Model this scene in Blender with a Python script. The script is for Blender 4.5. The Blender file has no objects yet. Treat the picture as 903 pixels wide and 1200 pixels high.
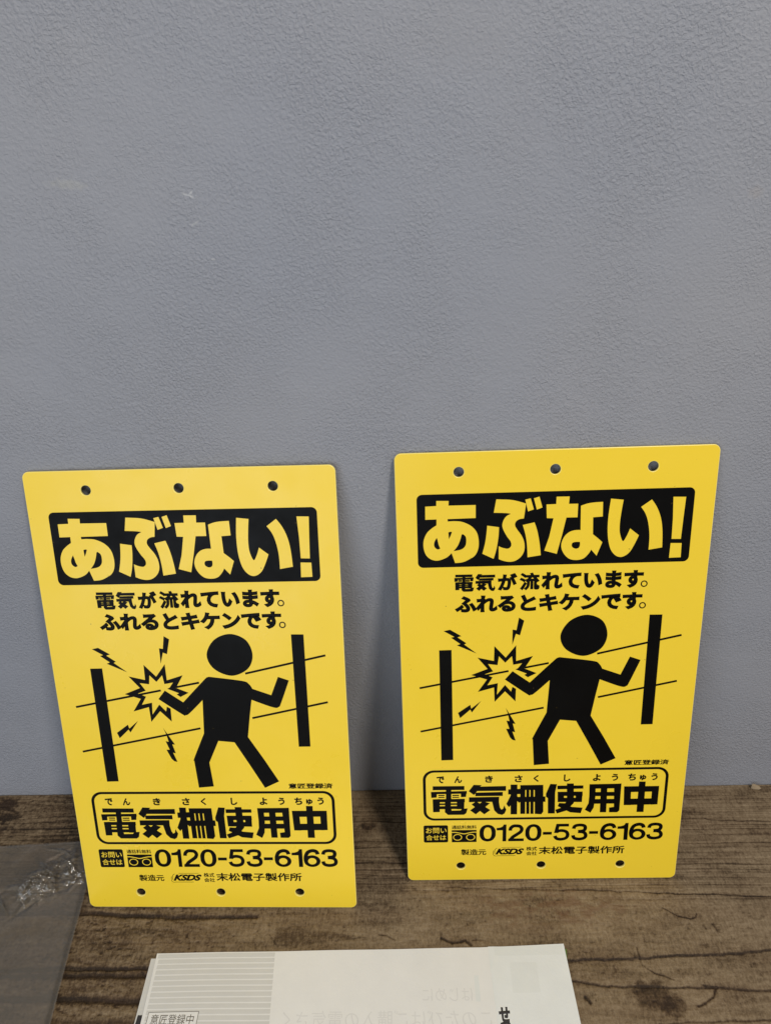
import bpy, bmesh, math, random, json
import numpy as np
from mathutils import Matrix, Vector

# ------------------------------------------------------------------ camera, world, light, exposure
SC = bpy.context.scene
COL = SC.collection
F, PITCH, YAW, ROLL, CH, CD = 837.85, 0.54769, -0.039089, 0.047507, 0.52238, 0.39893
cy, sy, cp, sp = math.cos(YAW), math.sin(YAW), math.cos(PITCH), math.sin(PITCH)
fwd = Vector((sy*cp, cy*cp, -sp)); right = Vector((cy, -sy, 0)); down = fwd.cross(right)
cr, sr = math.cos(ROLL), math.sin(ROLL)
r2 = right*cr + down*sr; d2 = down*cr - right*sr
cam = bpy.data.cameras.new('camera'); cam.sensor_fit = 'HORIZONTAL'; cam.sensor_width = 36
cam.lens = 36*F/903; cam.clip_start = 0.01; cam.clip_end = 50
co = bpy.data.objects.new('camera', cam); COL.objects.link(co); SC.camera = co
m = Matrix((( r2.x, -d2.x, -fwd.x, 0), (r2.y, -d2.y, -fwd.y, -CD), (r2.z, -d2.z, -fwd.z, CH), (0, 0, 0, 1)))
co.matrix_world = m

W = bpy.data.worlds.new('World'); SC.world = W; W.use_nodes = True
W.node_tree.nodes['Background'].inputs[0].default_value = (0.93, 0.97, 1.0, 1)
W.node_tree.nodes['Background'].inputs[1].default_value = 0.30

def area(name, loc, target, size, power, color, sizey=None):
    l = bpy.data.lights.new(name, 'AREA'); l.energy = power; l.color = color; l.size = size
    if sizey: l.shape = 'RECTANGLE'; l.size_y = sizey
    o = bpy.data.objects.new(name, l); COL.objects.link(o); o.location = loc
    o.rotation_euler = (Vector(target)-Vector(loc)).to_track_quat('-Z', 'Y').to_euler()
    return o
area('ceiling_light', (0.75, -1.15, 1.9), (0.05, 0, 0.2), 0.32, 28, (1.0, 0.93, 0.82), 0.6)
area('window_light', (-0.5, -1.25, 0.42), (-.08, 0, 0.18), 0.8, 5.4, (0.78, 0.88, 1.0))
SC.view_settings.view_transform = 'Standard'; SC.view_settings.look = 'None'
SC.view_settings.exposure = 0.14; SC.view_settings.gamma = 1

# ------------------------------------------------------------------ material helpers
def mat(name):
    m = bpy.data.materials.new(name); m.use_nodes = True
    nt = m.node_tree; b = nt.nodes['Principled BSDF']
    return m, nt, b
def N(nt, t, **kw):
    n = nt.nodes.new(t)
    for k, v in kw.items(): setattr(n, k, v)
    return n
def noise(nt, vec, scale, detail=3, rough=.55, dist=0):
    n = N(nt, 'ShaderNodeTexNoise'); n.inputs['Scale'].default_value = scale
    n.inputs['Detail'].default_value = detail; n.inputs['Roughness'].default_value = rough
    n.inputs['Distortion'].default_value = dist
    nt.links.new(vec, n.inputs['Vector']); return n.outputs['Fac']
def ramp(nt, fac, stops):
    r = N(nt, 'ShaderNodeValToRGB'); e = r.color_ramp.elements
    while len(e) > 1: e.remove(e[-1])
    for i, (p, c) in enumerate(stops):
        x = e[0] if i == 0 else e.new(p)
        x.position = p; x.color = (*c, 1) if len(c) == 3 else c
    nt.links.new(fac, r.inputs[0]); return r.outputs['Color']
def math_(nt, op, a, b=None, c=None):
    n = N(nt, 'ShaderNodeMath', operation=op)
    for i, v in enumerate((a, b, c)):
        if v is None: continue
        if isinstance(v, (int, float)): n.inputs[i].default_value = v
        else: nt.links.new(v, n.inputs[i])
    return n.outputs[0]
def mix(nt, fac, a, b, mode='MIX'):
    n = N(nt, 'ShaderNodeMix', data_type='RGBA', blend_type=mode)
    for idx, v in ((0, fac), (6, a), (7, b)):
        if isinstance(v, (int, float)): n.inputs[idx].default_value = v
        elif isinstance(v, tuple): n.inputs[idx].default_value = (*v, 1)
        else: nt.links.new(v, n.inputs[idx])
    return n.outputs[2]
def bump(nt, h, dist, strength=1, normal=None):
    n = N(nt, 'ShaderNodeBump'); n.inputs['Strength'].default_value = strength
    n.inputs['Distance'].default_value = dist; nt.links.new(h, n.inputs['Height'])
    if normal: nt.links.new(normal, n.inputs['Normal'])
    return n.outputs[0]
def coords(nt, scale=(1, 1, 1), rot=(0, 0, 0)):
    t = N(nt, 'ShaderNodeTexCoord'); mp = N(nt, 'ShaderNodeMapping')
    mp.inputs['Scale'].default_value = scale; mp.inputs['Rotation'].default_value = rot
    nt.links.new(t.outputs['Object'], mp.inputs['Vector']); return mp.outputs[0]

# painted plaster wall
M_WALL, nt, b = mat('grey_painted_plaster')
v = coords(nt)
big = noise(nt, v, 5, 3, .5); mid = noise(nt, v, 26, 4, .6)
c1 = ramp(nt, noise(nt, v, 3.2, 3, .5), [(.32, (.266, .277, .318)), (.68, (.298, .298, .322))])
c2 = mix(nt, math_(nt, 'MULTIPLY', mid, .25), c1, (.245, .248, .272))
def mark(c_, x, z, rx, rz, ang, col_, amt):
    # a scuff or scratch in the paint: noisy-edged ellipse at a place on the wall
    tc = N(nt, 'ShaderNodeTexCoord'); mp = N(nt, 'ShaderNodeMapping', vector_type='TEXTURE')
    mp.inputs['Location'].default_value = (x, 0, z); mp.inputs['Rotation'].default_value = (0, ang, 0); mp.inputs['Scale'].default_value = (rx, 1, rz)
    nt.links.new(tc.outputs['Object'], mp.inputs['Vector'])
    ln = N(nt, 'ShaderNodeVectorMath', operation='LENGTH'); nt.links.new(mp.outputs[0], ln.inputs[0])
    d_ = math_(nt, 'ADD', ln.outputs['Value'], math_(nt, 'MULTIPLY', math_(nt, 'SUBTRACT', noise(nt, v, 500, 3, .6), .5), 1.6))
    f_ = ramp(nt, d_, [(.35, (amt,)*3), (1, (0, 0, 0))])
    return mix(nt, f_, c_, col_)
c2 = mark(c2, -0.1713, 0.4813, 0.012, 0.003, 0.1, (.42, .41, .35), 0.225)
c2 = mark(c2, -0.1094, 0.4736, 0.0035, 0.0008, 0.35, (.60, .60, .60), 0.45)
c2 = mark(c2, -0.1082, 0.4603, 0.004, 0.0007, -0.5, (.50, .50, .50), 0.35)
c2 = mark(c2, -0.1083, 0.4748, 0.0028, 0.0006, -0.7, (.58, .58, .58), 0.4)
c2 = mark(c2, -0.1019, 0.4415, 0.0012, 0.0008, 0, (.55, .55, .55), 0.3)
c2 = mark(c2, -0.0191, 0.3411, 0.05, 0.0009, 0.03, (.40, .40, .42), 0.125)
c2 = mark(c2, 0.1808, 0.464, 0.005, 0.004, 0, (.36, .30, .25), 0.175)
c2 = mark(c2, 0.0299, 0.5373, 0.03, 0.02, 0.3, (.25, .245, .25), 0.15)
c2 = mark(c2, -0.1487, 0.5379, 0.02, 0.014, 0.6, (.34, .335, .35), 0.175)
nt.links.new(c2, b.inputs['Base Color']); b.inputs['Roughness'].default_value = .62
b.inputs['Specular IOR Level'].default_value = .32
vd = coords(nt, (1, 1, 1), (0, .3, 0))
fine = noise(nt, v, 620, 3, .6); med = noise(nt, vd, 600, 3, .6, .25); lump = noise(nt, vd, 70, 4, .6, .3)
patch = ramp(nt, noise(nt, v, 11, 3, .55), [(.38, (.35, .35, .35)), (.62, (1, 1, 1))])
crest = ramp(nt, med, [(.42, (0, 0, 0)), (.66, (1, 1, 1))])
ridge = math_(nt, 'ABSOLUTE', math_(nt, 'SUBTRACT', lump, .5))
ridge = math_(nt, 'SUBTRACT', 1, math_(nt, 'MULTIPLY', math_(nt, 'MINIMUM', ridge, .04), 25))
worm = ramp(nt, noise(nt, v, 7, 2, .5), [(.52, (0, 0, 0)), (.66, (1, 1, 1))])
h = math_(nt, 'MULTIPLY', math_(nt, 'ADD', math_(nt, 'MULTIPLY', crest, .42), math_(nt, 'MULTIPLY', med, .5)), patch)
h = math_(nt, 'ADD', h, math_(nt, 'MULTIPLY', fine, .50))
h = math_(nt, 'ADD', h, math_(nt, 'MULTIPLY', math_(nt, 'MULTIPLY', ridge, worm), .22))
h = math_(nt, 'ADD', h, math_(nt, 'MULTIPLY', lump, .22))
nt.links.new(bump(nt, h, .0006, 1.0), b.inputs['Normal'])

# weathered wood
M_WOOD, nt, b = mat('weathered_brown_wood')
at = N(nt, 'ShaderNodeAttribute', attribute_name='tone')
red = N(nt, 'ShaderNodeAttribute', attribute_name='rust')
v = coords(nt); vs = coords(nt, (.10, 1, 1)); vf = coords(nt, (1, .35, 1), (0, 0, .5))
streak = noise(nt, vs, 260, 5, .65); fuzz = noise(nt, vf, 620, 4, .7); blot = noise(nt, v, 22, 5, .62); spk = noise(nt, v, 900, 2, .5)
t = math_(nt, 'ADD', at.outputs['Fac'], math_(nt, 'MULTIPLY', math_(nt, 'SUBTRACT', streak, .5), .55))
t = math_(nt, 'ADD', t, math_(nt, 'MULTIPLY', math_(nt, 'SUBTRACT', fuzz, .5), .75))
t = math_(nt, 'ADD', t, math_(nt, 'MULTIPLY', math_(nt, 'SUBTRACT', blot, .5), .32))
t = math_(nt, 'ADD', t, math_(nt, 'MULTIPLY', math_(nt, 'SUBTRACT', spk, .5), .35))
col = ramp(nt, t, [(0, (.016, .011, .007)), (.25, (.076, .050, .027)), (.5, (.178, .128, .076)), (.75, (.262, .197, .124)), (1, (.35, .28, .19))])
col = mix(nt, math_(nt, 'MULTIPLY', red.outputs['Fac'], .6), col, (.13, .066, .036))
nt.links.new(col, b.inputs['Base Color']); b.inputs['Roughness'].default_value = .78
b.inputs['Specular IOR Level'].default_value = .25
h = math_(nt, 'ADD', math_(nt, 'MULTIPLY', streak, .5), math_(nt, 'ADD', math_(nt, 'MULTIPLY', fuzz, .7), math_(nt, 'MULTIPLY', spk, .3)))
nt.links.new(bump(nt, h, .0009, .9), b.inputs['Normal'])

def print_mat(name, col, rough, coat=0.0, spec=.45):
    m, nt, b = mat(name)
    v = coords(nt)
    n = noise(nt, v, 14, 3, .5); d = noise(nt, v, 240, 2, .5)
    lo = tuple(c*.94 for c in col)
    c = mix(nt, n, lo, col)
    sp = ramp(nt, d, [(.0, (1, 1, 1)), (.225, (1, 1, 1)), (.24, (0, 0, 0))])
    c = mix(nt, math_(nt, 'MULTIPLY', sp, .5), c, (.08, .05, .01))
    nt.links.new(c, b.inputs['Base Color'])
    sm = ramp(nt, noise(nt, v, 30, 4, .6), [(.35, (rough*.8,)*3), (.7, (rough*1.25,)*3)])
    nt.links.new(sm, b.inputs['Roughness'])
    b.inputs['Coat Weight'].default_value = coat; b.inputs['Coat Roughness'].default_value = .08
    b.inputs['Specular IOR Level'].default_value = spec
    nt.links.new(bump(nt, noise(nt, v, 22, 2, .5), .0006, .25), b.inputs['Normal'])
    return m
M_YEL = print_mat('yellow_plastic', (.87, .61, .034), .33)
M_RIM = print_mat('rim_highlight_yellow', (.93, .76, .20), .3)  # paler yellow for edge faces: the rim's highlight is put into the colour
M_BLK = print_mat('black_ink', (.0022, .0019, .0016), .42, spec=.1)

def simple(name, col, rough, spec=.4):
    m, nt, b = mat(name); b.inputs['Base Color'].default_value = (*col, 1)
    b.inputs['Roughness'].default_value = rough; b.inputs['Specular IOR Level'].default_value = spec
    v = coords(nt); n = noise(nt, v, 60, 4, .6)
    c = mix(nt, n, tuple(x*.9 for x in col), col); nt.links.new(c, b.inputs['Base Color'])
    return m, nt, b
def paper(name, col):
    m, nt, b = simple(name, col, .6, .3)
    v = coords(nt); nt.links.new(bump(nt, noise(nt, v, 500, 3, .6), .00015, .5), b.inputs['Normal'])
    return m
M_PAPER = paper('white_paper', (.75, .74, .72))
M_PAPER2 = paper('cool_white_paper', (.73, .745, .735))
M_STRIPE = paper('grey_print', (.605, .595, .57))
M_SHOW = paper('show_through_print', (.675, .665, .65))
M_SHOWC = paper('show_through_cool', (.70, .715, .70))
M_TEXT = paper('dark_print', (.035, .032, .035))
M_TEXTG = paper('thin_dark_print', (.16, .145, .12))
M_GREEN = paper('green_cover', (.10, .17, .035))
M_CHIP = simple('pale_wood', (.33, .25, .16), .8)[0]

# clear plastic film: see-through, faintly milky, glossy
M_FILM, nt, b = mat('clear_plastic_film')
nt.nodes.remove(b)
out = nt.nodes['Material Output']
tr = N(nt, 'ShaderNodeBsdfTransparent'); tr.inputs[0].default_value = (.99, .99, .985, 1)
df = N(nt, 'ShaderNodeBsdfDiffuse'); df.inputs[0].default_value = (.80, .67, .49, 1)
gl = N(nt, 'ShaderNodeBsdfGlossy'); gl.inputs['Roughness'].default_value = .045
fr = N(nt, 'ShaderNodeFresnel'); fr.inputs['IOR'].default_value = 1.5
v = coords(nt)
bm = bump(nt, noise(nt, v, 70, 3, .6, .8), .0006, .5)
nt.links.new(bm, gl.inputs['Normal'])
mx = N(nt, 'ShaderNodeMixShader'); mx.inputs[0].default_value = .068
nt.links.new(tr.outputs[0], mx.inputs[1]); nt.links.new(df.outputs[0], mx.inputs[2])
mx2 = N(nt, 'ShaderNodeMixShader')
nt.links.new(math_(nt, 'MULTIPLY', fr.outputs[0], 2.0), mx2.inputs[0])
nt.links.new(mx.outputs[0], mx2.inputs[1]); nt.links.new(gl.outputs[0], mx2.inputs[2])
nt.links.new(mx2.outputs[0], out.inputs['Surface'])

# ------------------------------------------------------------------ object helpers
def link(name, me, m=None, parent=None, smooth=False):
    o = bpy.data.objects.new(name, me); COL.objects.link(o)
    if m: me.materials.clear(); me.materials.append(m)
    if parent: o.parent = parent
    if smooth: me.shade_smooth()
    return o
def tag(o, label, cat, group=None):
    o['label'] = label; o['category'] = cat
    if group: o['group'] = group
def mesh(name, vs, fs):
    me = bpy.data.meshes.new(name); me.from_pydata(vs, [], fs); me.update(); return me
def hermite(pts, n=7):
    out = []; k = len(pts)
    P = [Vector((p[0], p[1])) for p in pts]; S = [len(p) > 2 for p in pts]
    for i in range(k):
        a, c = P[i], P[(i+1) % k]; out.append(a)
        if not S[i] and not S[(i+1) % k]: continue
        ta = (c-P[i-1])/2 if S[i] else None
        tb = (P[(i+2) % k]-a)/2 if S[(i+1) % k] else None
        if ta is None: ta = (c-a)*1.5-tb*.5
        if tb is None: tb = (c-a)*1.5-ta*.5
        for j in range(1, n):
            t = j/n
            out.append(a*(2*t**3-3*t*t+1)+ta*(t**3-2*t*t+t)+c*(-2*t**3+3*t*t)+tb*(t**3-t*t))
    return out
SH = 331.8
def to_curve(contours, extrude=0, bevel=0, offset=0, res=0):
    cu = bpy.data.curves.new('c', 'CURVE'); cu.dimensions = '2D'; cu.fill_mode = 'BOTH' if extrude else 'FRONT'
    cu.extrude = extrude; cu.bevel_depth = bevel; cu.bevel_resolution = res; cu.offset = offset
    for c in contours:
        s = cu.splines.new('POLY'); s.points.add(len(c)-1); s.use_cyclic_u = True
        for q, p in zip(s.points, c): q.co = (p[0], p[1], 0, 1)
    return curve_mesh(cu)
def curve_mesh(cu):
    o = bpy.data.objects.new('c', cu); COL.objects.link(o)
    bpy.context.view_layer.update()
    me = bpy.data.meshes.new_from_object(o.evaluated_get(bpy.context.evaluated_depsgraph_get()))
    bpy.data.objects.remove(o); bpy.data.curves.remove(cu)
    return me
def S(p): return (p[0]/1000, (SH-p[1])/1000)
def merge(meshes_z):
    """join meshes, each lifted to its own height"""
    bm = bmesh.new()
    for me, z in meshes_z:
        n0 = len(bm.verts); bm.from_mesh(me); bm.verts.ensure_lookup_table()
        for v_ in bm.verts[n0:]: v_.co.z += z
        bpy.data.meshes.remove(me)
    me = bpy.data.meshes.new('m')
    for f in bm.faces:
        if f.normal.z < 0 and abs(f.normal.z) > .9: f.normal_flip()
    bm.to_mesh(me); bm.free(); return me
LAY = 3e-5
def art(items, base=LAY, step=6e-6):
    """items: lists of contours (mm); the first contour is the outline, others holes"""
    return merge([(to_curve([[S(p) for p in hermite(c)] for c in it]), base+i*step) for i, it in enumerate(items)])
def rrect(u0, v0, u1, v1, r, n=8):
    pts = []
    for cx, cy_, a0 in ((u1-r, v0+r, -90), (u1-r, v1-r, 0), (u0+r, v1-r, 90), (u0+r, v0+r, 180)):
        for i in range(n+1):
            a = math.radians(a0+90*i/n); pts.append([cx+r*math.cos(a), cy_+r*math.sin(a)])
    return pts
def circ(cx, cy_, rx, ry=None, n=40):
    ry = ry or rx
    return [[cx+rx*math.cos(2*math.pi*i/n), cy_+ry*math.sin(2*math.pi*i/n)] for i in range(n)]
def stroke(pts, w, closed=False):
    """centre line (with smooth marks) to an outline of even width"""
    if closed: P = hermite(pts)
    else:
        P = hermite(pts); k = 0
        # cut off the closing segment
        last = Vector(pts[-1][:2]); idx = max(i for i, q in enumerate(P) if (q-last).length < 1e-6); P = P[:idx+1]
    L, Rr = [], []
    for i, p in enumerate(P):
        a = P[max(i-1, 0)]; c = P[min(i+1, len(P)-1)]; t = (c-a).normalized(); n = Vector((-t.y, t.x))*w/2
        L.append([*(p+n)]); Rr.append([*(p-n)])
    return L+Rr[::-1]
def text_mesh(body, box, bold=0.0, shear=0.0, z=LAY, mirror=False, conv=S, rot=0, tall=2e-5, res=4):
    cu = bpy.data.curves.new('t', 'FONT'); cu.body = body; cu.size = 1; cu.resolution_u = res
    cu.bevel_depth = bold; cu.bevel_resolution = 0; cu.shear = shear; cu.fill_mode = 'FRONT' if not bold else 'BOTH'
    me = curve_mesh(cu)
    n = len(me.vertices); a = np.empty(n*3); me.vertices.foreach_get('co', a); a = a.reshape(-1, 3)
    if mirror: a[:, 0] *= -1
    if rot: a = np.stack([a[:, 1]*rot, -a[:, 0]*rot, a[:, 2]], 1)
    lo, hi = a.min(0), a.max(0)
    u0, v0, u1, v1 = box
    u = u0+(a[:, 0]-lo[0])/(hi[0]-lo[0])*(u1-u0); v_ = v1-(a[:, 1]-lo[1])/(hi[1]-lo[1])*(v1-v0)
    zz = z+(a[:, 2]/bold*tall if bold else 0*a[:, 2])
    xy = np.array([conv(p) for p in zip(u, v_)])
    me.vertices.foreach_set('co', np.column_stack([xy, zz]).ravel()); me.update()
    if mirror:
        bm = bmesh.new(); bm.from_mesh(me); bmesh.ops.reverse_faces(bm, faces=bm.faces); bm.to_mesh(me); bm.free()
    return me

# ------------------------------------------------------------------ wall (setting)
def grid(xs, ys):
    nx, ny = len(xs), len(ys)
    i = np.arange(nx*ny).reshape(ny, nx)
    return np.stack([i[:-1, :-1], i[:-1, 1:], i[1:, 1:], i[1:, :-1]], -1).reshape(-1, 4)
def fast_mesh(name, co_, faces):
    me = bpy.data.meshes.new(name); me.vertices.add(len(co_)); me.vertices.foreach_set('co', co_.ravel())
    me.loops.add(faces.size); me.loops.foreach_set('vertex_index', faces.ravel().astype(np.int32))
    me.polygons.add(len(faces)); me.polygons.foreach_set('loop_start', (np.arange(len(faces))*4).astype(np.int32))
    me.update(calc_edges=True); return me
def vnoise(x, y, seed=0):
    xi, yi = np.floor(x).astype(np.int64), np.floor(y).astype(np.int64); fx, fy = x-xi, y-yi
    fx = fx*fx*fx*(fx*(fx*6-15)+10); fy = fy*fy*fy*(fy*(fy*6-15)+10)
    def hsh(a, c):
        h = (a*374761393+c*668265263+seed*982451653) & 0xffffffff
        h = ((h ^ (h >> 13))*1274126177) & 0xffffffff
        return ((h ^ (h >> 16)) & 0xffff)/65535.0
    return (hsh(xi, yi)*(1-fx)+hsh(xi+1, yi)*fx)*(1-fy)+(hsh(xi, yi+1)*(1-fx)+hsh(xi+1, yi+1)*fx)*fy
def fbm(x, y, seed, o=4, g=.5):
    s = 0; a = 1; t = 0
    for k in range(o): s = s+a*vnoise(x*2**k, y*2**k, seed+k*7); t += a; a *= g
    return s/t
xs = np.concatenate([np.linspace(-1.6, -.42, 30)[:-1], np.arange(-.42, .38, .002), np.linspace(.38, 1.6, 30)])
zs = np.concatenate([np.arange(-.03, .62, .002), np.linspace(.62, 1.6, 25)])
X, Z = np.meshgrid(xs, zs); Xm, Zm = X*1000, Z*1000
hw = (fbm(Xm/90, Zm/110, 3, 3)-.5)*2.4+(fbm(Xm/18+Zm/60, Zm/22, 9, 3)-.5)*.5
hw = hw*np.clip((Zm)/60, .15, 1)
Y = np.clip(hw/1000-.0002, -.0010, .0012)
me = fast_mesh('wall', np.stack([X, -Y*0+Y*.7+.0006, Z], -1).reshape(-1, 3), grid(xs, zs)[:, ::1])
o = link('wall', me, M_WALL, smooth=True); o['kind'] = 'structure'

# ------------------------------------------------------------------ wooden table top
xs = np.concatenate([np.linspace(-1.1, -.39, 40)[:-1], np.arange(-.39, .335, .0008), np.linspace(.335, 1.1, 40)])
ys = np.concatenate([np.linspace(-.62, -.215, 40)[:-1], np.arange(-.215, .0005, .0005)])
X, Y = np.meshgrid(xs*1000, ys*1000)
def sst(a, b_, x): t = np.clip((x-a)/(b_-a), 0, 1); return t*t*(3-2*t)
wy = Y+1.6*(vnoise(X/150, Y/40, 5)-.5)*2+.5*(fbm(X/25, Y/9, 8, 3)-.5)*2
# knots bend the grain round them
for kx, ky, kr in ((-352, -12, 13), (-41, -35, 7), (157, -162, 13)):
    d = np.sqrt(((X-kx)/2.2)**2+(Y-ky)**2); wy = wy+np.sign(Y-ky+1e-6)*-kr*.45*np.exp(-(d/kr)**2)
up = np.clip(sst(-104, -84, Y+.03*(X-100)*(X > 0)), 0, 1)             # finely ridged strip near the wall
ph = wy/5.2+1.3*vnoise(wy/9, 0*X+1, 31)+.12*vnoise(X/90, wy/3, 12)
idn = np.floor(ph); fr_ = ph-idn
dep = .25+.75*vnoise(idn*3.7+.5, X/130+idn, 17)
groove = np.exp(-((fr_-.5)/.085)**2)*dep*(.35+.65*vnoise(X/28, idn*2.3, 44))
saw = (fr_-.5)*.5*dep      # each growth ring rises towards its hard edge
ph3 = wy/1.7; groove3 = np.exp(-((ph3-np.floor(ph3)-.5)/.22)**2)*sst(.35, .9, vnoise(np.floor(ph3)*1.7+.2, X/60, 71))
ph2 = wy/8.5+.9*vnoise(wy/11, 0*X+4, 61); id2 = np.floor(ph2); f2 = ph2-id2
groove2 = np.exp(-((f2-.5)/.22)**2)*sst(.45, .85, vnoise(id2*5.1+.3, X/170+id2, 23))
rough = fbm(X/2.6, Y/1.5, 70, 4, .6); rough2 = fbm(X/9, Y/4.5, 77, 4, .55); pit = fbm(X/4.2, Y/2.2, 90, 3)
left = sst(-60, -230, X)
hgt = (-.75*groove+.30*saw-.16*groove3)*up*(1+.6*left)-.25*groove2*(1-up)+(rough-.5)*.40*(.3+.5*(1-up)+.9*left)+(rough2-.5)*.7*(.25+.4*(1-up)+.7*left)
tone = .50+(-.48*groove-.13*groove3+.10*saw)*up-.13*groove2*(1-up)+(rough-.5)*.22*(1+left)+(fbm(X/30, wy/10, 101, 4)-.5)*.36+(fbm(X/70, wy/2.2, 120, 3)-.5)*.3*up
tone = tone-.13*left+.03*(1-left)
pt = sst(.70, .82, pit)*(.6+.8*left); tone = tone-.22*pt; hgt = hgt-.3*pt
def seg_dist(pts):
    best = np.full(X.shape, 1e9); side = np.zeros(X.shape)
    for (x0, y0), (x1, y1) in zip(pts[:-1], pts[1:]):
        dx, dy = x1-x0, y1-y0; t = np.clip(((X-x0)*dx+(Y-y0)*dy)/(dx*dx+dy*dy), 0, 1)
        wob = .5*(vnoise(X/7, Y*0+x0, 200)-.5)*2
        ex, ey = X-x0-t*dx, Y-y0-t*dy+wob; d = np.sqrt(ex*ex+ey*ey); m_ = d < best
        best = np.where(m_, d, best); side = np.where(m_, ey, side)
    return best, side
CR = [ # points in mm, width, depth, darkness, step
 ([(106.9,-89.8),(128.9,-90.1),(157.3,-91.6),(200.2,-93.7),(256.1,-95.8),(400,-97)], .55, .4, .45, 0),
 ([(20,-86.5),(60,-88.5),(106.9,-89.8)], .5, .3, .3, 0),
 ([(-60,-140),(100.1,-139.1),(144.3,-138.5),(175.6,-136.2),(206.9,-135.9),(239.6,-133.3),(420,-128)], .7, .5, .5, .9),
 ([(60,-151),(99.1,-152.5),(124.3,-155.9),(161.7,-156.4),(190,-156.7),(228.4,-159),(420,-163)], .7, .5, .5, .3),
 ([(150,-178),(191.1,-176.9),(220.8,-176.3),(400,-174)], .7, .4, .4, 0),
 ([(175.3,-103.9),(184.6,-110),(192.1,-112),(196.9,-110.2),(198.4,-107.8)], .45, .4, .5, 0),
 ([(-700,-101),(-313.8,-103.5),(-252,-104),(-222.4,-105.8),(-183.6,-107.7),(-120.3,-107.6)], 1.5, .9, .6, .3),
 ([(-700,-146),(-294.1,-144.1),(-249.3,-142.7),(-188.9,-143),(-139.2,-137.7)], 1.2, .9, .6, .4),
 ([(-700,-148),(-292.5,-147.5),(-247.3,-147.7),(-187.4,-148)], 1.6, 1.0, .55, -.3),
 ([(-700,-163),(-285.7,-162),(-246.7,-162),(-187.8,-164)], 2.2, 1.1, .6, .3),
 ([(-109,-119.9),(-101.4,-129.4)], .3, .2, .35, 0),
 ([(14.4,-124.3),(22.1,-127.3),(31.2,-125.6),(35.1,-128.5)], .9, .5, .6, 0),
 ([(14.4,-119),(14.4,-126)], .5, .3, .4, 0),
 ([(-30,-121.5),(-24,-122),(-18,-125)], .5, .3, .4, 0),
 ([(149.4,-131),(149.6,-142.2),(157,-148.1),(168,-152)], .45, .4, .5, 0),
 ([(125,-93.3),(139.3,-101),(156.8,-102.4)], .3, .2, .2, 0),
 ([(186,-155),(194,-157),(190,-163),(178,-168)], .7, .6, .6, 0),
 ([(107,-162),(109.5,-166)], 1.1, .8, .7, 0), ([(207,-116),(209,-121)], .9, .4, .5, 0), ([(200,-117),(201,-119)], .9, .4, .45, 0),
 ([(-60,-66),(20,-67)], .5, .3, .35, 0), ([(-400,-12),(-352,-11),(-340,-18)], 1.0, .6, .6, 0),
 ([(230,-30),(236,-33),(290,-35)], .5, .4, .35, 0),
]
for pts, w, dp, dk, stp in CR:
    d, sd = seg_dist(pts); g_ = np.exp(-(d/w)**2)
    hgt = hgt-dp*g_; tone = tone-dk*g_
    if stp > .4: tone = tone-.16*np.exp(-np.maximum(sd, 0)/4)*(sd > 0)*(d < 14)
    if stp: hgt = hgt-stp*np.exp(-np.maximum(-sd, 0)/5)*(sd < 0)*np.exp(-(np.maximum(d-8, 0)/4)**2)
def blob(cx, cy_, rx, ry, seed, soft=.35):
    d = np.sqrt(((X-cx)/rx)**2+((Y-cy_)/ry)**2)+(fbm(X/6, Y/3, seed, 4)-.5)*.9
    return 1-sst(1-soft, 1+soft, d)
# dark knots, stains and rusty patches
for a in ((-352, -10, 8, 6, 1), (-345, -22, 10, 3.5, 2), (-41, -34.6, 6, 3.2, 3), (152, -161, 14, 8, 4), (163, -168, 9, 6, 6)):
    k_ = blob(*a); tone = tone-.30*k_; hgt = hgt-.3*k_*(rough2+.2)
wedge = np.clip(1-np.abs(Y+122.5+.02*(X+70))/np.clip((-38-X)*.16, .01, 8), 0, 1)*(X > -105)*(X < -38)
wedge = sst(0, .35, wedge+(rough-.5)*.3*(wedge > 0)); tone = tone-.2*wedge
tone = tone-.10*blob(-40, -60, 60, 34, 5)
rust = .8*blob(95, -103, 52, 11, 40, .6)*sst(.35, .65, fbm(X/8, Y/4, 41, 3))+.5*blob(-300, -58, 22, 9, 42, .6)+.3*fbm(X/40, Y/9, 55, 3)
hgt = np.minimum(hgt-.25, .15); tone = np.clip(tone, 0, 1.1)
edge = (Y > -1.0); hgt = np.where(edge, hgt-.4*(Y+1), hgt)
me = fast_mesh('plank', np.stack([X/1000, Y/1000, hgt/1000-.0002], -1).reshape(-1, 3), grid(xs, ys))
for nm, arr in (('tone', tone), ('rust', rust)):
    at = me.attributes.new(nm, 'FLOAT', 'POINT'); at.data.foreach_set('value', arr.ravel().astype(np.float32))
table = bpy.data.objects.new('wooden_table', None); COL.objects.link(table); table.location = (0, -.3, -.04)
tag(table, 'weathered brown wooden table with cracked rough grain, pushed against the grey wall', 'table')
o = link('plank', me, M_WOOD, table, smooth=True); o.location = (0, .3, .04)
vs = [(-1.1, -.62, -.0012), (1.1, -.62, -.0012), (1.1, .0, -.0012), (-1.1, .0, -.0012)]
vs += [(x, y, -.035) for x, y, _ in vs]
o = link('underside', mesh('underside', vs, [(4, 7, 6, 5), (0, 4, 5, 1), (1, 5, 6, 2), (2, 6, 7, 3), (3, 7, 4, 0)]), M_WOOD, table); o.location = (0, .3, .04)

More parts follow.
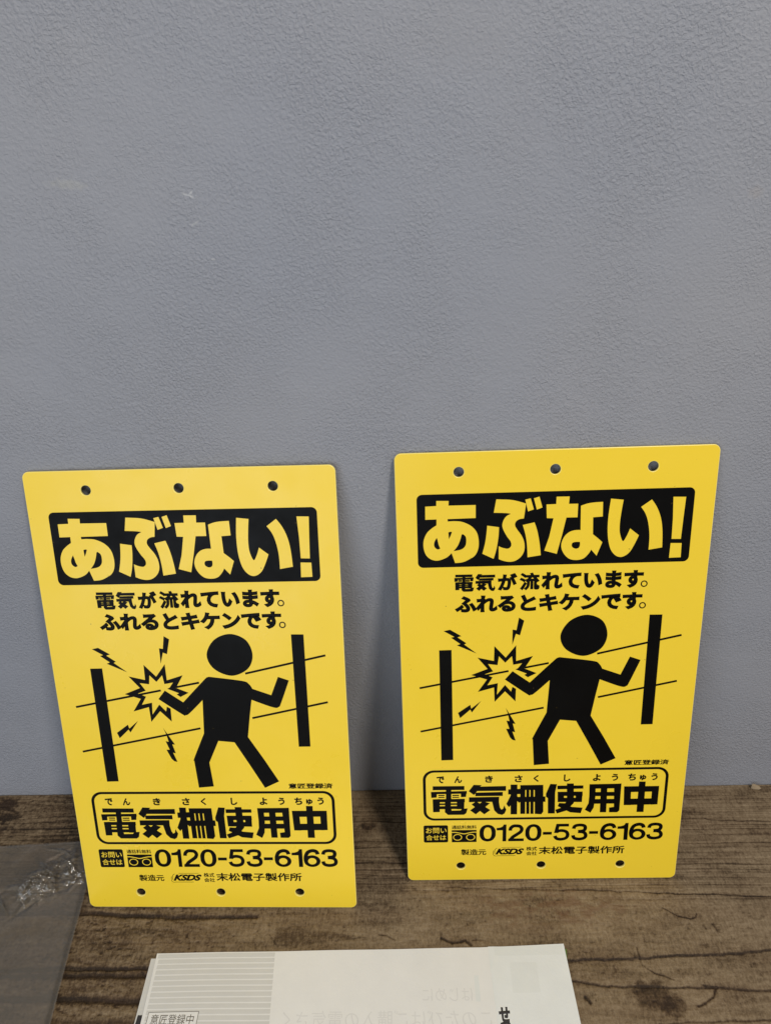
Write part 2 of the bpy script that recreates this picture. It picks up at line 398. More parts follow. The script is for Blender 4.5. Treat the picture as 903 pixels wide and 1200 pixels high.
# ------------------------------------------------------------------ warning sign
ART = json.loads(r'''{"title":[[[[25.76,31.21],[33.55,31.45],[33.41,34.53],[50.57,34.6],[50.58,43.25],[32.73,43.47],[32.87,45.13],[37.48,45.03,1],[42.35,45.75,1],[47.77,48.6,1],[51.3,53.01,1],[52.56,58.83,1],[52.14,64.64,1],[49.95,68.98,1],[46.1,71.53,1],[42.24,73.19,1],[37.38,73.65],[35.12,66.62],[32.35,69.37,1],[28.46,71.15,1],[25.14,71.65,1],[21.57,70.55,1],[18.59,67.51,1],[17.15,62.48,1],[17.42,57.24,1],[19.43,52.66,1],[22.21,49.86,1],[25.67,47.49],[25.73,43.49],[18.62,43.56],[18.69,34.82],[25.71,34.58]],[[25.77,55.91],[24.07,59.17,1],[24.19,62.1,1],[26.09,63.91,1],[27.91,63.25],[26.95,61.01,1],[26.34,58.08,1]],[[33.18,52.48],[34.44,52.06,1],[35.52,52.32],[34.57,54.83],[33.46,57.12]],[[42.32,53.9,1],[44.22,55.69,1],[44.59,58.89,1],[43.93,62.07,1],[41.46,64.34,1],[36.34,65.37],[39.0,61.93,1],[40.67,57.91,1],[41.5,54.74]]],[[[63.52,31.23],[67.69,31.47,1],[71.97,31.76,1],[76.26,32.62,1],[82.28,34.59],[81.05,44.43],[78.1,44.91,1],[75.98,46.56,1],[75.59,49.11,1],[77.16,52.02,1],[79.95,56.13,1],[81.68,60.81,1],[81.79,66.06,1],[79.96,70.11,1],[76.46,72.95,1],[72.63,73.73,1],[68.78,73.03,1],[65.47,71.64],[65.37,62.79],[68.11,64.03,1],[71.4,64.59,1],[73.28,62.9,1],[73.07,59.98,1],[70.73,56.44,1],[68.5,52.35,1],[67.49,48.88,1],[68.14,45.47,1],[69.99,42.68,1],[72.77,41.18],[69.96,40.53,1],[62.0,40.07]]],[[[57.91,48.6],[65.39,49.85],[65.13,56.28,1],[64.02,64.38,1],[62.17,71.37],[54.9,67.64],[56.88,58.94,1]]],[[[80.44,48.8],[87.84,47.19],[89.9,53.54,1],[91.48,61.67,1],[92.41,69.69],[83.98,70.92],[83.46,62.6,1],[82.38,55.63,1]]],[[[81.69,31.95],[85.03,31.21],[87.19,38.51],[83.58,39.81]]],[[[87.06,31.27],[90.49,30.21],[92.56,37.43],[89.07,38.73]]],[[[101.21,30.59],[109.33,30.67],[109.1,35.52],[114.85,35.58],[114.82,44.58],[107.86,44.54],[105.52,56.3],[102.62,68.98],[94.59,66.59],[97.44,57.21],[99.73,44.81],[95.53,44.58],[95.04,35.54],[101.11,35.44]]],[[[116.62,37.03],[120.7,35.64,1],[124.92,35.04,1],[130.31,34.82],[130.63,44.48],[124.62,44.87],[125.08,56.29],[128.29,58.97,1],[131.3,61.82],[128.11,70.98],[124.47,66.68],[122.87,69.55,1],[119.76,72.69,1],[115.44,73.62,1],[111.04,72.74,1],[107.65,69.71,1],[105.59,65.56,1],[105.44,61.49,1],[107.17,57.21,1],[110.03,54.41,1],[113.48,53.25,1],[117.13,53.19]],[[114.47,61.17,1],[117.07,61.24],[117.17,63.56,1],[116.43,65.29,1],[114.56,65.82,1],[112.62,64.89,1],[111.91,63.41,1],[112.49,61.69,1]]],[[[135.16,32.84],[143.05,33.82],[142.1,42.37,1],[141.64,49.9,1],[142.09,56.0,1],[144.21,61.43,1],[146.32,58.42,1],[148.32,52.98],[154.14,57.73],[151.7,63.96,1],[148.82,69.3,1],[144.67,72.14,1],[140.65,71.4,1],[137.16,67.42,1],[135.15,61.17,1],[134.21,53.49,1],[134.2,44.39,1]]],[[[154.24,38.85],[160.59,34.13],[164.15,39.29,1],[167.01,46.12,1],[168.66,54.49,1],[169.46,66.39],[160.95,67.78],[160.81,58.07,1],[159.48,49.67,1],[157.41,43.58,1]]],[[[173.82,32.76],[181.68,33.0],[181.18,47.29],[180.81,60.95],[174.95,60.78],[174.66,47.1]]],[[[174.61,63.61],[181.56,63.81],[181.76,73.49],[174.36,73.67]]]],"pic":[[[[102.95,146.89,1],[106.29,144.13,1],[110.57,144.31,1],[129.97,147.24,1],[134.09,149.56,1],[136.26,153.21],[148.81,158.08],[154.28,144.48],[161.54,147.24],[155.18,163.97,1],[153.5,166.95,1],[149.41,167.31,1],[135.01,161.44],[132.81,173.97],[130.32,189.89],[140.31,207.59],[149.61,225.14],[139.3,230.3],[129.87,211.78],[120.56,194.0],[109.33,192.78],[101.45,209.86],[102.9,228.93],[92.14,229.89],[90.81,207.93],[91.27,205.79,1],[99.8,186.81],[101.21,161.32],[91.25,171.23,1],[88.45,172.61,1],[86.23,172.05,1],[70.71,160.19],[75.83,153.82],[87.66,162.86]]],[[[107.21,127.59,1],[113.05,116.97,1],[124.06,112.74,1],[134.55,117.3,1],[138.31,128.03,1],[134.36,138.25,1],[122.94,143.28,1],[111.15,137.93,1]]],[[[26.16,136.83],[34.52,136.73],[34.97,224.47],[26.54,224.65]]],[[[165.11,113.64],[173.48,113.78],[173.35,197.68],[165.22,197.75]]],[[[63.32,134.47],[71.02,143.34],[77.88,134.18],[78.08,146.12],[89.32,142.53],[84.41,150.94,1],[83.98,152.0],[92.09,155.66],[86.22,158.8],[83.8,156.84],[85.53,155.93],[77.72,152.49],[79.45,151.59],[82.13,147.87],[76.14,148.92],[75.23,142.34],[70.78,147.23],[66.46,142.23],[65.56,148.93],[59.12,148.0],[62.65,153.73],[57.02,155.81],[62.32,158.3],[58.78,164.38],[65.94,162.87],[65.38,171.9],[70.85,164.37],[75.08,169.69],[75.93,166.01],[78.4,167.55],[78.21,177.5],[70.95,169.42],[63.88,177.57],[63.38,166.23],[52.3,169.44],[58.51,159.91],[47.76,156.2],[58.82,151.69],[52.01,142.96],[63.12,145.71]]],[[[29.35,122.49],[33.62,121.56],[41.18,126.47],[38.57,127.35],[44.57,131.88],[43.02,132.79],[51.54,139.85],[38.15,133.33],[40.43,132.37],[34.25,127.52],[36.48,126.94]]],[[[79.38,113.71],[82.87,116.02],[80.3,126.81],[77.59,125.63],[75.27,133.85],[75.32,122.4],[77.88,122.97]]],[[[38.61,185.85],[47.11,179.52],[47.74,182.62],[54.65,176.63],[48.16,185.71],[47.14,183.38],[40.09,190.08]]],[[[71.55,182.39],[78.56,195.42],[76.65,195.2],[78.44,202.26],[76.56,201.78],[78.94,209.09],[76.76,208.54],[74.98,206.49],[72.11,199.39],[74.4,199.41],[72.23,192.69],[74.34,193.18],[73.06,186.71]]]],"wires":[[[12.36,165.68],[73.1,153.68]],[[83.94,151.36],[100.08,148.16]],[[132.25,141.8],[187.28,129.13]],[[12.32,200.48],[97.74,182.88]],[[134.56,175.37],[187.13,163.79]]],"kanji":[[[20.03,246.61],[42.87,246.75],[42.86,250.18],[19.97,250.04]],[[29.54,249.22],[33.43,249.28],[33.35,258.53],[29.43,258.47]],[[18.71,251.5],[44.6,251.07],[44.6,253.4],[18.68,253.59]],[[18.71,251.5],[23.03,251.44],[22.75,256.5],[18.83,256.68]],[[40.29,251.36],[44.6,251.07],[43.97,256.23],[40.27,256.42]],[[24.02,254.17],[28.55,254.25],[28.54,255.23],[24.01,255.16]],[[24.0,255.9],[28.53,255.98],[28.52,256.84],[23.99,256.77]],[[34.11,254.34],[39.05,254.3],[39.04,255.28],[34.1,255.33]],[[34.09,256.07],[39.04,256.02],[39.03,256.89],[34.09,256.93]],[[19.84,257.94],[25.0,257.78],[24.85,269.25],[19.96,269.3]],[[19.84,257.94],[43.14,257.82],[43.14,260.67],[19.8,260.55]],[[22.68,261.59],[40.24,261.62],[40.24,263.12],[22.65,263.09]],[[22.64,264.08],[41.26,264.13],[41.25,266.75],[22.6,266.71]],[[28.72,257.84],[33.05,257.91],[32.94,269.76],[28.58,269.69]],[[37.38,257.98],[42.94,257.94],[42.6,267.02],[37.32,266.94]],[[28.62,266.55],[33.49,266.88],[33.47,268.13],[40.01,267.98],[41.25,266.5],[45.19,266.31],[44.14,270.56],[42.48,271.91],[30.84,271.86],[28.79,269.69]],[[49.52,245.88],[55.44,246.23],[54.12,247.43],[72.78,247.26],[72.84,251.41],[52.08,251.31],[49.73,254.72],[45.93,251.33],[47.98,248.3]],[[50.75,252.64],[70.51,252.36],[70.55,255.8],[50.76,255.72]],[[46.13,256.63],[68.0,256.5],[67.84,260.95],[68.62,265.93],[69.67,267.82],[71.0,266.97],[71.68,264.11],[73.28,267.88],[72.09,271.24],[70.25,272.47],[67.13,271.54],[64.52,268.37],[62.91,260.87],[46.12,260.85]],[[47.98,262.87],[51.38,260.19],[61.73,268.07],[57.3,271.77]],[[56.22,260.26],[61.37,262.09],[51.09,271.67],[46.94,268.09]],[[76.02,246.09],[80.91,246.18],[81.09,272.13],[76.44,272.06]],[[74.36,250.21],[83.22,249.87],[83.31,254.41],[74.42,254.63]],[[76.67,254.3],[79.53,259.9],[75.11,265.79],[73.21,262.9]],[[80.58,255.97],[83.4,258.72],[82.65,262.18],[80.66,260.16]],[[82.95,246.7],[99.41,246.73],[99.54,251.13],[83.04,250.97]],[[81.52,256.84],[101.24,256.8],[101.38,261.49],[81.61,261.42]],[[82.95,246.7],[86.51,246.76],[86.97,271.85],[83.46,271.79]],[[87.32,246.77],[89.46,246.81],[89.96,271.89],[87.79,271.86]],[[90.27,246.82],[92.51,246.86],[93.05,271.94],[90.78,271.91]],[[93.32,246.87],[99.41,246.73],[100.1,270.17],[98.63,272.4],[93.98,271.95]],[[104.42,246.03],[109.14,246.36],[108.12,253.28],[108.45,271.83],[103.45,271.75],[103.02,258.27],[101.61,256.97],[101.53,254.43]],[[109.5,247.62],[128.01,247.69],[128.14,250.45],[109.61,250.77]],[[116.23,245.85],[121.15,245.94],[121.87,263.04],[116.91,262.96]],[[109.9,252.93],[127.74,252.97],[127.91,256.64],[110.03,256.6]],[[110.08,258.13],[127.67,258.29],[127.63,262.11],[110.22,261.83]],[[109.9,252.93],[114.42,253.0],[114.76,261.9],[110.22,261.83]],[[122.81,253.01],[127.74,252.97],[127.63,262.11],[123.2,262.04]],[[116.83,261.04],[121.86,262.79],[116.85,269.38],[110.04,271.86],[108.66,268.61],[113.04,266.75]],[[111.3,262.62],[115.54,262.94],[120.42,266.22],[128.38,266.99],[127.23,271.86],[119.56,270.97],[110.34,265.42]],[[132.35,246.76],[136.84,246.83],[137.11,258.19],[136.31,267.11],[134.21,271.58],[130.06,268.94],[132.42,263.21],[132.64,256.85]],[[149.86,246.8],[155.05,246.52],[154.93,269.97],[153.44,271.5],[147.62,271.41],[147.39,267.29],[150.83,266.7]],[[140.5,246.89],[145.19,246.97],[145.51,271.37],[140.96,271.3]],[[132.35,246.76],[154.85,246.64],[155.1,250.66],[132.55,250.65]],[[133.53,253.57],[154.45,253.67],[154.67,257.21],[133.7,257.12]],[[133.3,259.65],[154.3,259.74],[154.55,263.82],[133.19,263.73]],[[157.29,249.06],[181.92,249.1],[181.98,253.87],[157.4,254.09]],[[157.55,259.79],[181.7,259.68],[181.9,265.02],[157.79,265.28]],[[157.08,249.06],[162.08,249.14],[162.73,265.36],[157.79,265.28]],[[177.04,249.14],[181.92,249.1],[181.9,265.02],[177.2,265.2]],[[167.41,245.11],[172.09,245.19],[172.41,271.53],[167.35,271.45]]]}''')
HOLES = [(40, 12.9), (99.9, 12.8), (160, 12.8), (40, 318.6), (99.9, 318.5), (158.5, 318.4)]
def digit_items(ch, x0, y0, w, h):
    q = lambda pts: [[x0+p[0]*w/12, y0+p[1]*h/15.2, *p[2:]] for p in pts]
    s = lambda pts, wd=2.75: q(stroke(pts, wd))
    if ch == '0': return [[q([[6,0,1],[9.6,1.2,1],[11.7,4.4,1],[12,7.6,1],[11.7,10.8,1],[9.6,14,1],[6,15.2,1],[2.4,14,1],[.3,10.8,1],[0,7.6,1],[.3,4.4,1],[2.4,1.2,1]]),
                           q([[6,2.5,1],[8.1,3.6,1],[8.9,7.6,1],[8.1,11.6,1],[6,12.7,1],[3.9,11.6,1],[3.1,7.6,1],[3.9,3.6,1]])]]
    if ch == '1': return [[q([[8.6,0],[12,0],[12,15.2],[7.4,15.2],[7.4,5.2],[0,5.2],[0,3],[4,2.7,1],[7.2,1.8,1]])]]
    if ch == '2': return [[s([[1.6,5.6],[2.0,3.3,1],[3.8,1.6,1],[6.1,1.35,1],[8.9,1.9,1],[10.3,4.1,1],[9.4,6.8,1],[6.6,9.1,1],[3.6,11.4,1],[1.9,13.9]])], [q([[.3,12.7],[12,12.7],[12,15.2],[.1,15.2],[.1,14]])]]
    if ch == '3': return [[s([[1.8,4.6],[2.8,2.1,1],[6,1.3,1],[9.2,2.0,1],[10.0,4.1,1],[8.9,6.3,1],[5.0,7.0]],2.6)], [s([[5.0,7.3],[9.2,8.0,1],[10.6,10.6,1],[9.5,13.0,1],[6,13.9,1],[2.6,13.0,1],[1.5,10.4]],2.6)]]
    if ch == '5': return [[q([[2.2,0],[11.2,0],[11.2,2.5],[4.4,2.5],[3.7,6.2],[3.2,8.3],[.7,8.1]])], [s([[2.4,7.6],[4.0,6.4,1],[6.6,6.1,1],[9.5,7.2,1],[10.6,10.0,1],[9.4,12.8,1],[6,13.9,1],[2.8,13.2,1],[1.4,10.8]],2.6)]]
    if ch == '6': return [[q(circ(6.1,10.2,5.9,5.0)), q(circ(6.1,10.3,3.0,2.7))], [s([[10.3,4.4],[9.2,2.0,1],[6.4,1.3,1],[3.2,2.8,1],[1.6,6.4,1],[1.5,10.2]],2.8)]]
def build_sign():
    root = bpy.data.objects.new('warning_sign', None); COL.objects.link(root)
    con = [[S(p) for p in rrect(.4, .4, 199.6, SH-.4, 4.0)]]+[[S(p) for p in circ(u, v_, 3.65, n=32)] for u, v_ in HOLES]
    me = to_curve(con, extrude=.0004, bevel=.0004, res=2)
    me.transform(Matrix.Translation((0, 0, -.0008)))
    pl = link('plate', me, M_YEL, root)
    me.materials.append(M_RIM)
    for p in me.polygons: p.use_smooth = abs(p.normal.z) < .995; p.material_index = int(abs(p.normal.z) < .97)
    mk = lambda n, me_, m_=M_BLK, par=root: link(n, me_, m_, par)
    tp = mk('title_panel', art([[rrect(13.3, 26.9, 187, 76.5, 3.6)]]))
    mk('title_lettering', art(ART['title'], LAY*2.4), M_YEL, tp)
    def at_box(polys, u0, v0, u1, v1):
        X_ = [q[0] for c in polys for q in c]; Y_ = [q[1] for c in polys for q in c]
        a0, a1, c0, c1 = min(X_), max(X_), min(Y_), max(Y_)
        def grow(c, e=.14):
            bx = [(min(q[i] for q in c), max(q[i] for q in c)) for i in (0, 1)]
            return [[q[i]+e*(2*(q[i]-bx[i][0])/(bx[i][1]-bx[i][0])-1) for i in (0, 1)] for q in c]
        return [[grow([[u0+(q[0]-a0)/(a1-a0)*(u1-u0), v0+(q[1]-c0)/(c1-c0)*(v1-v0)] for q in c])] for c in polys]
    K = ART['kanji']
    mk('notice_lettering', art(at_box(K[:16], 36.9, 82.0, 49.5, 94.0)+at_box(K[16:21], 50.6, 81.9, 63.4, 94.0), LAY, 1.5e-6))
    mk('notice_lettering', text_mesh('が', (65.0, 81.6, 77.8, 94.0), .055)); mk('notice_lettering', text_mesh('流', (79.1, 81.6, 92.3, 94.2), .042)); mk('notice_lettering', text_mesh('れています', (93.3, 81.6, 159.3, 94.2), .058))
    mk('notice_lettering', text_mesh('ふれるとキケンです', (36.9, 97.0, 159.5, 109.6), .058))
    for vv in (91.4, 106.8): mk('full_stop', art([[circ(159.9, vv, 2.25, 2.3), circ(159.9, vv, 1.45, 1.5)]], LAY*1.8))
    pic = ART['pic']
    mk('figure', art(pic[0:2])); mk('fence_post', art(pic[2:3], LAY*1.6)); mk('fence_post', art(pic[3:4], LAY*1.6)); mk('spark_burst', art(pic[4:5], LAY*2))
    for k in range(5, 9): mk('lightning_bolt', art(pic[k:k+1], LAY*1.9))
    for a, b_ in ART['wires']: mk('fence_wire', art([[stroke([list(a), list(b_)], 1.5)]], LAY*.8))
    mk('registration_lettering', text_mesh('意匠登録済', (155.9, 226.7, 187.4, 231.1), .034))
    mk('name_frame', art([[rrect(13.0, 233.0, 188.0, 276.8, 8.0), rrect(15.1, 234.9, 185.9, 274.9, 6.2)]]))
    mk('name_lettering', art([[c] for c in ART['kanji']], LAY, 1.5e-6))
    fu = [('で', 25.7), ('ん', 38.4), ('き', 60.5), ('さ', 81.6), ('く', 94.2), ('し', 116.2), ('よ', 137.3), ('う', 150.1), ('ち', 162.2), ('ゅ', 170.0), ('う', 178.0)]
    wd = {'く': 3.9, 'ゅ': 4.6, 'し': 4.8, 'う': 4.6}; ht = {'ゅ': 4.8}
    mk('reading_lettering', merge([(text_mesh(c, (u-wd.get(c, 5.6)/2, 244.2-ht.get(c, 6.0), u+wd.get(c, 5.6)/2, 244.2), .045), 0) for c, u in fu]))
    ip = mk('inquiry_panel', art([[rrect(12.7, 281.1, 30.7, 296.6, 1.3)]]))
    mk('inquiry_lettering', merge([(text_mesh('お問い', (14.4, 283.3, 29.6, 288.3), .01, z=LAY*2.4), 0), (text_mesh('合せは', (14.4, 289.6, 29.2, 294.6), .01, z=LAY*2.4), 0)]), M_YEL, ip)
    mk('free_call_lettering', text_mesh('通話料無料', (33.4, 281.3, 51.7, 284.8), .02))
    fp = mk('free_call_panel', art([[[[33.4, 285.6], [51.7, 285.6], [51.7, 296.6], [33.4, 296.6]]]]))
    mk('free_call_rings', art([[circ(37.7, 292.1, 3.3, 2.9), circ(37.7, 292.1, 2.7, 2.3)], [circ(47.3, 292.1, 3.3, 2.9), circ(47.3, 292.1, 2.7, 2.3)],
        [stroke([[33.2, 287.6], [36, 287.6, 1], [39, 288.2, 1], [42.6, 289.0, 1], [46, 288.2, 1], [49, 287.6, 1], [51.9, 287.6]], .7)]], LAY*2.4), M_YEL, fp)
    items = []
    for ch, a, c in (('0', 53.9, 65.8), ('1', 66.4, 73.6), ('2', 74.9, 86.5), ('0', 87.5, 99.3), ('5', 107.8, 120), ('3', 120.9, 133.2), ('6', 142, 154.1), ('1', 154.6, 162.4), ('6', 163.1, 175.3), ('3', 175.6, 188.0)):
        items += digit_items(ch, a, 281.1, c-a, 15.2)
    items += [[[[100.4, 288.2], [106.9, 288.2], [106.9, 290.7], [100.4, 290.7]]], [[[134.1, 288.0], [140.7, 288.0], [140.7, 290.5], [134.1, 290.5]]]]
    mk('phone_number', art(items, LAY, 2e-6))
    for s_, bx in (('製造元', (40.1, 303.1, 58.9, 308.7)), ('株式', (88.5, 301.5, 96.5, 305.2)), ('会社', (88.5, 305.8, 96.5, 309.5))): mk('maker_lettering', text_mesh(s_, bx, .024))
    mk('maker_lettering', text_mesh('末松電子製作所', (97.6, 301.5, 160.8, 308.7), .026))
    mk('maker_logo', merge([(text_mesh('KSDS', (65.6, 302.9, 87.0, 308.4), .055, shear=.38), 0),
        (art([[stroke([[70.0, 301.9], [84.8, 301.9]], .35)], [stroke([[66.6, 309.5], [80.6, 309.5]], .35)], [stroke([[65.2, 307.6], [65.4, 304, 1], [67.0, 302.4]], .35)], [stroke([[64.4, 304.6], [64.3, 308.6, 1], [66.4, 309.8]], .35)]], 0), 0)]))
    return root
def place_sign(root, x, y, yaw, lean):
    w = Vector((math.cos(yaw), math.sin(yaw), 0)); n = Vector((-math.sin(yaw), math.cos(yaw), 0))
    u = n*math.sin(lean)+Vector((0, 0, 1))*math.cos(lean); o_ = w.cross(u)
    root.matrix_world = Matrix(((w.x, u.x, o_.x, x), (w.y, u.y, o_.y, y), (w.z, u.z, o_.z, 0), (0, 0, 0, 1)))
def dup(root):
    r = root.copy(); COL.objects.link(r)
    for ch in list(root.children):
        c = ch.copy(); COL.objects.link(c); c.parent = r
        for g_ in list(ch.children):
            d = g_.copy(); COL.objects.link(d); d.parent = c
    return r
s1 = build_sign(); s2 = dup(s1)
place_sign(s1, -.246546, -.0996, -.011666, .298474)
place_sign(s2, -.0085906, -.08147, .000645, .241626)
G = 'yellow electric fence warning signs leaning on the wall'
tag(s1, 'left yellow electric fence warning sign, standing beside the clear plastic bag', 'warning sign', G)
tag(s2, 'right yellow electric fence warning sign, standing nearer the wood chip at the wall', 'warning sign', G)

# ------------------------------------------------------------------ folded instruction sheet
C2 = lambda p: (p[0]/1000, p[1]/1000)
def quad_sheet(P00, P10, P11, P01, z, nx=40, ny=24, lift=None, thick=.0001):
    """sheet through four corner points (mm), with a soft wave"""
    vs = []; A_, B_, C_, D_ = (Vector(p) for p in (P00, P10, P11, P01))
    for j in range(ny+1):
        for i in range(nx+1):
            s, t = i/nx, j/ny
            p = A_*(1-s)*(1-t)+B_*s*(1-t)+C_*s*t+D_*(1-s)*t
            zz = z+(lift(p.x, p.y) if lift else 0)
            vs.append((p.x/1000, p.y/1000, zz/1000))
    w_ = nx+1
    fs = [(j*w_+i, j*w_+i+1, (j+1)*w_+i+1, (j+1)*w_+i) for j in range(ny) for i in range(nx)]
    k = len(vs); vs += [(a, b_, c-thick) for a, b_, c in vs]
    fs += [tuple(reversed([q+k for q in f])) for f in fs]
    ring = [i for i in range(nx+1)]+[j*w_+nx for j in range(1, ny+1)]+[ny*w_+i for i in range(nx-1, -1, -1)]+[j*w_ for j in range(ny-1, 0, -1)]
    fs += [(ring[(i+1) % len(ring)], ring[i], ring[i]+k, ring[(i+1) % len(ring)]+k) for i in range(len(ring))]
    return mesh('sheet', vs, fs)
def wave(x, y):
    return .45*math.sin(x/31+.6)*math.sin(y/40)+.5*math.exp(-((x-48)/5)**2)+.2*math.sin(x/13)
lf = bpy.data.objects.new('instruction_sheet', None); COL.objects.link(lf); lf.location = (-.04, -.2, 0)
tag(lf, 'white folded instruction sheet with grey striped corner, lying in front of the yellow signs', 'paper')
def lfp(n, me_, m_):
    me_.transform(Matrix.Translation((.04, .2, 0))); return link(n, me_, m_, lf)
ZP = 1.5
top = lfp('front_page', quad_sheet((-178, -330), (52, -330), (46.8, -131.4), (-185.8, -134.0), ZP, 80, 60, wave), M_PAPER)
lfp('right_page', quad_sheet((51.5, -330), (104.5, -330), (99.0, -129.4), (46.3, -131.2), ZP+.08, 30, 60, wave), M_PAPER2)
lfp('back_page', quad_sheet((-186, -330), (40, -330), (36, -136), (-189.3, -137), .6, 60, 40), M_STRIPE)
lfp('green_page', quad_sheet((40, -330), (70, -330), (100.7, -132.3), (30, -134), .7, 20, 40), M_GREEN)
def on_page(me_, dz):
    bm = bmesh.new(); bm.from_mesh(me_)
    bmesh.ops.subdivide_edges(bm, edges=[e for e in bm.edges if e.calc_length() > .006], cuts=8, use_grid_fill=True)
    for q in bm.verts: q.co.z += (ZP+wave(q.co.x*1000, q.co.y*1000)+dz)/1000
    bm.to_mesh(me_); bm.free(); return me_
def strip(x0, y0, x1, y1, n=60):
    """level bar from (x0) to (x1) of a page that tapers"""
    vs = []
    for i in range(n+1):
        x = x0+(x1-x0)*i/n; s = (x+185)/230
        for y in (y0, y1): yy = y+s*2.4; vs.append((x/1000, yy/1000, 0))
    return mesh('s', vs, [(2*i, 2*i+2, 2*i+3, 2*i+1) for i in range(n)])
def lift(me_, dz):
    for q in me_.vertices: q.co.z += (ZP+wave(q.co.x*1000, q.co.y*1000)+dz)/1000
    return me_
y = -134.7
while y > -205:
    xr = -102.3+(-134-y)*.06; xl = -184.6 if y > -137 else -183.6
    xl += (-134-y)*.04
    lfp('printed_stripe', lift(strip(xl, y-2.7, xr, y), .05), M_STRIPE); y -= 3.55
CI = lambda p: (p[0]/1000, -p[1]/1000)
# framed lettering at the lower left, cut by the picture's lower edge
bx0, by0, bx1, by1 = -180.5, 171.2, -147.0, 180.5
lfp('label_panel', lift(strip(bx0, -by1, bx1, -by0), .1), M_PAPER)
def wire_rect(x0, y0, x1, y1, w_): return [strip(x0, -y0-w_, x1, -y0, 20), strip(x0, -y1, x1, -y1+w_, 20), strip(x0, -y1, x0+w_, -y0, 2), strip(x1-w_, -y1, x1, -y0, 2)]
for me_ in wire_rect(bx0, by0, bx1, by1, .35): lfp('label_frame', lift(me_, .15), M_TEXTG)
lfp('label_lettering', lift(text_mesh('意匠登録中', (-178, 172.6, -149.5, 178.6), .004, z=0, conv=CI), .17), M_TEXTG)
lfp('heading_lettering', lift(text_mesh('せ', (48.9, 168.9, 56.2, 177.9), .05, z=0, conv=CI), .12), M_TEXT)
lfp('heading_lettering', lift(text_mesh('っ', (49.2, 177.0, 56.0, 184), .05, z=0, conv=CI), .12), M_TEXT)
lfp('show_through_heading', lift(text_mesh('はじめに', (0, 157.5, 33, 165.5), 0, z=0, conv=CI, mirror=True), .02), M_SHOW)
lfp('show_through_line', lift(text_mesh('このたびはご購入の電気さく', (-92, 170.5, 44, 181.0), 0, z=0, conv=CI, mirror=True), .02), M_SHOW)
lfp('show_through_bar', lift(strip(35, -168, 38, -152), .04), M_SHOWC)
lfp('show_through_band', lift(strip(50.5, -139.5, 97.5, -133.5), .1), M_SHOWC)
lfp('show_through_block', lift(strip(60, -163, 78, -144), .1), M_SHOWC)

lfp('dark_print_edge', mesh('s', [(-.1882, -.19, .00075), (-.175, -.19, .00075), (-.175, -.1725, .00075), (-.1876, -.1725, .00075)], [(0, 1, 2, 3)]), M_TEXT)

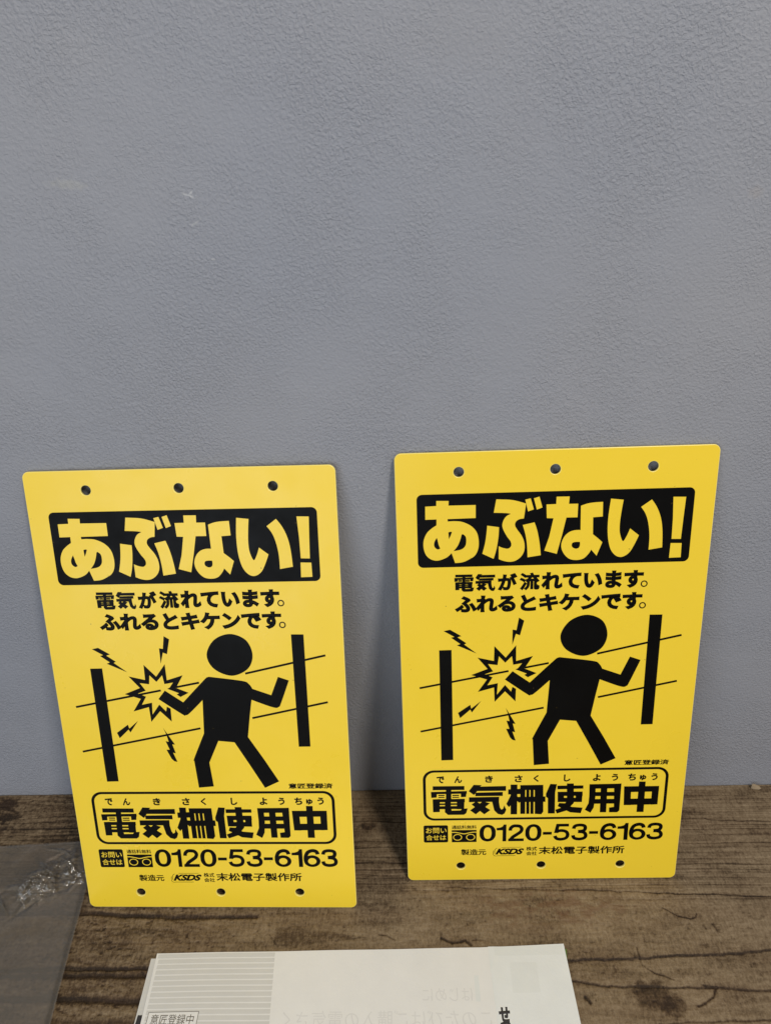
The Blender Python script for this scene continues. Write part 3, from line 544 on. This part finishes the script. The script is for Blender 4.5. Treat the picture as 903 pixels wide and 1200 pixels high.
# ------------------------------------------------------------------ clear plastic bag
rnd = random.Random(5)
def bag_sheet(z0, seed, amp, nx=400, ny=380):
    # corners (mm): far left, far right (behind the left sign's lower corner), near right, near left
    A_, B_, C_, D_ = (Vector(p) for p in ((-495, -58), (-259, -46), (-226, -330), (-470, -342)))
    s, t = np.meshgrid(np.linspace(0, 1, nx), np.linspace(0, 1, ny))
    s = 1-(1-s)**1.7; t = t**1.9
    PX = A_.x*(1-s)*(1-t)+B_.x*s*(1-t)+C_.x*s*t+D_.x*(1-s)*t; PY = A_.y*(1-s)*(1-t)+B_.y*s*(1-t)+C_.y*s*t+D_.y*(1-s)*t
    z = z0+amp*(fbm(PX/45, PY/25, seed, 3)-.5)*2
    g_ = np.exp(-(((PX+291)/24)**2+((PY+86)/17)**2))+.7*np.exp(-(((PX+272)/22)**2+((PY+62)/22)**2))+.5*np.exp(-(((PX+318)/9)**2+((PY+52)/12)**2))
    r = np.random.RandomState(seed)
    for k in range(40):       # sharp folds: straight creases through the crumpled corner
        cx, cy_ = (-291, -86) if k % 2 else (-275, -66)
        cx += r.normal(0, 9); cy_ += r.normal(0, 8); a = r.uniform(0, math.pi); L_ = r.uniform(7, 20)
        d = (PX-cx)*math.cos(a)+(PY-cy_)*math.sin(a); e = -(PX-cx)*math.sin(a)+(PY-cy_)*math.cos(a)
        z = z+r.uniform(-1.2, 2.2)*np.maximum(0, 1-np.abs(d)/r.uniform(1.2, 4))*np.maximum(0, 1-np.abs(e)/L_)
    for k in range(16):
        cx, cy_ = [(-299, -92), (-291, -84), (-288, -80), (-264, -76)][k % 4]; cx += r.normal(0, 4); cy_ += r.normal(0, 4)
        a = -.78+r.normal(0, .45); L_ = r.uniform(4, 10); w_ = r.uniform(1.4, 2.4); cv_ = r.uniform(-.05, .05)
        e = -(PX-cx)*math.sin(a)+(PY-cy_)*math.cos(a); d = (PX-cx)*math.cos(a)+(PY-cy_)*math.sin(a)+cv_*e*e+.5*np.sin(e*1.3+k)
        z = z+r.uniform(1.6, 2.8)*np.where(np.abs(d) < w_, .5+.5*np.cos(math.pi*d/w_), 0)*np.clip((1-np.abs(e)/L_)*2, 0, 1)
    g2 = np.exp(-(((PX+292)/13)**2+((PY+85)/9)**2)); rg = 1-np.abs(2*fbm(PX/8+PY/20, PY/6, seed+5, 3, .55)-1)
    z = z+g2*3.0*np.maximum(rg-.55, 0)/.45
    z = np.maximum(z+g_*1.2, .05+.02*z0)
    z = z+1.0*np.exp(-((1-s)/.012)**2)
    return fast_mesh('film', np.stack([PX, PY, z], -1).reshape(-1, 3)/1000, grid(s[0], t[:, 0])[:, ::-1])
bag = bpy.data.objects.new('plastic_bag', None); COL.objects.link(bag); bag.location = (-.36, -.2, 0)
tag(bag, 'empty clear plastic bag with crumpled glinting corner, lying beside the left sign', 'plastic bag')
for nm, z0, sd in (('lower_film', .5, 3), ('upper_film', 1.6, 14)):
    me = bag_sheet(z0, sd, .5); me.transform(Matrix.Translation((.36, .2, 0))); o = link(nm, me, M_FILM, bag)

# ------------------------------------------------------------------ wood chip at the foot of the wall
bm = bmesh.new()
ring = [(-3.6, -1.2), (-2.2, .9), (.5, 1.3), (3.4, .2), (5.2, -1.6), (3.0, -2.6), (-.8, -2.3)]
lo = [bm.verts.new((x/1000, y_/1000-.0012, -.0003)) for x, y_ in ring]
hi = [bm.verts.new((x*.86/1000-.0003, y_*.7/1000-.0012, (3.1-.30*x)/1000)) for x, y_ in ring]
bm.faces.new(list(reversed(lo))); bm.faces.new(hi)
for i in range(len(ring)): j = (i+1) % len(ring); bm.faces.new((lo[i], lo[j], hi[j], hi[i]))
bmesh.ops.bevel(bm, geom=bm.edges[:], offset=.0003, segments=2, affect='EDGES')
me = bpy.data.meshes.new('wood_chip'); bm.to_mesh(me); bm.free()
o = link('wood_chip', me, M_CHIP); o.location = (.283, -.0016, 0)
tag(o, 'small pale wood chip at the foot of the grey wall, right of the right sign', 'wood chip')
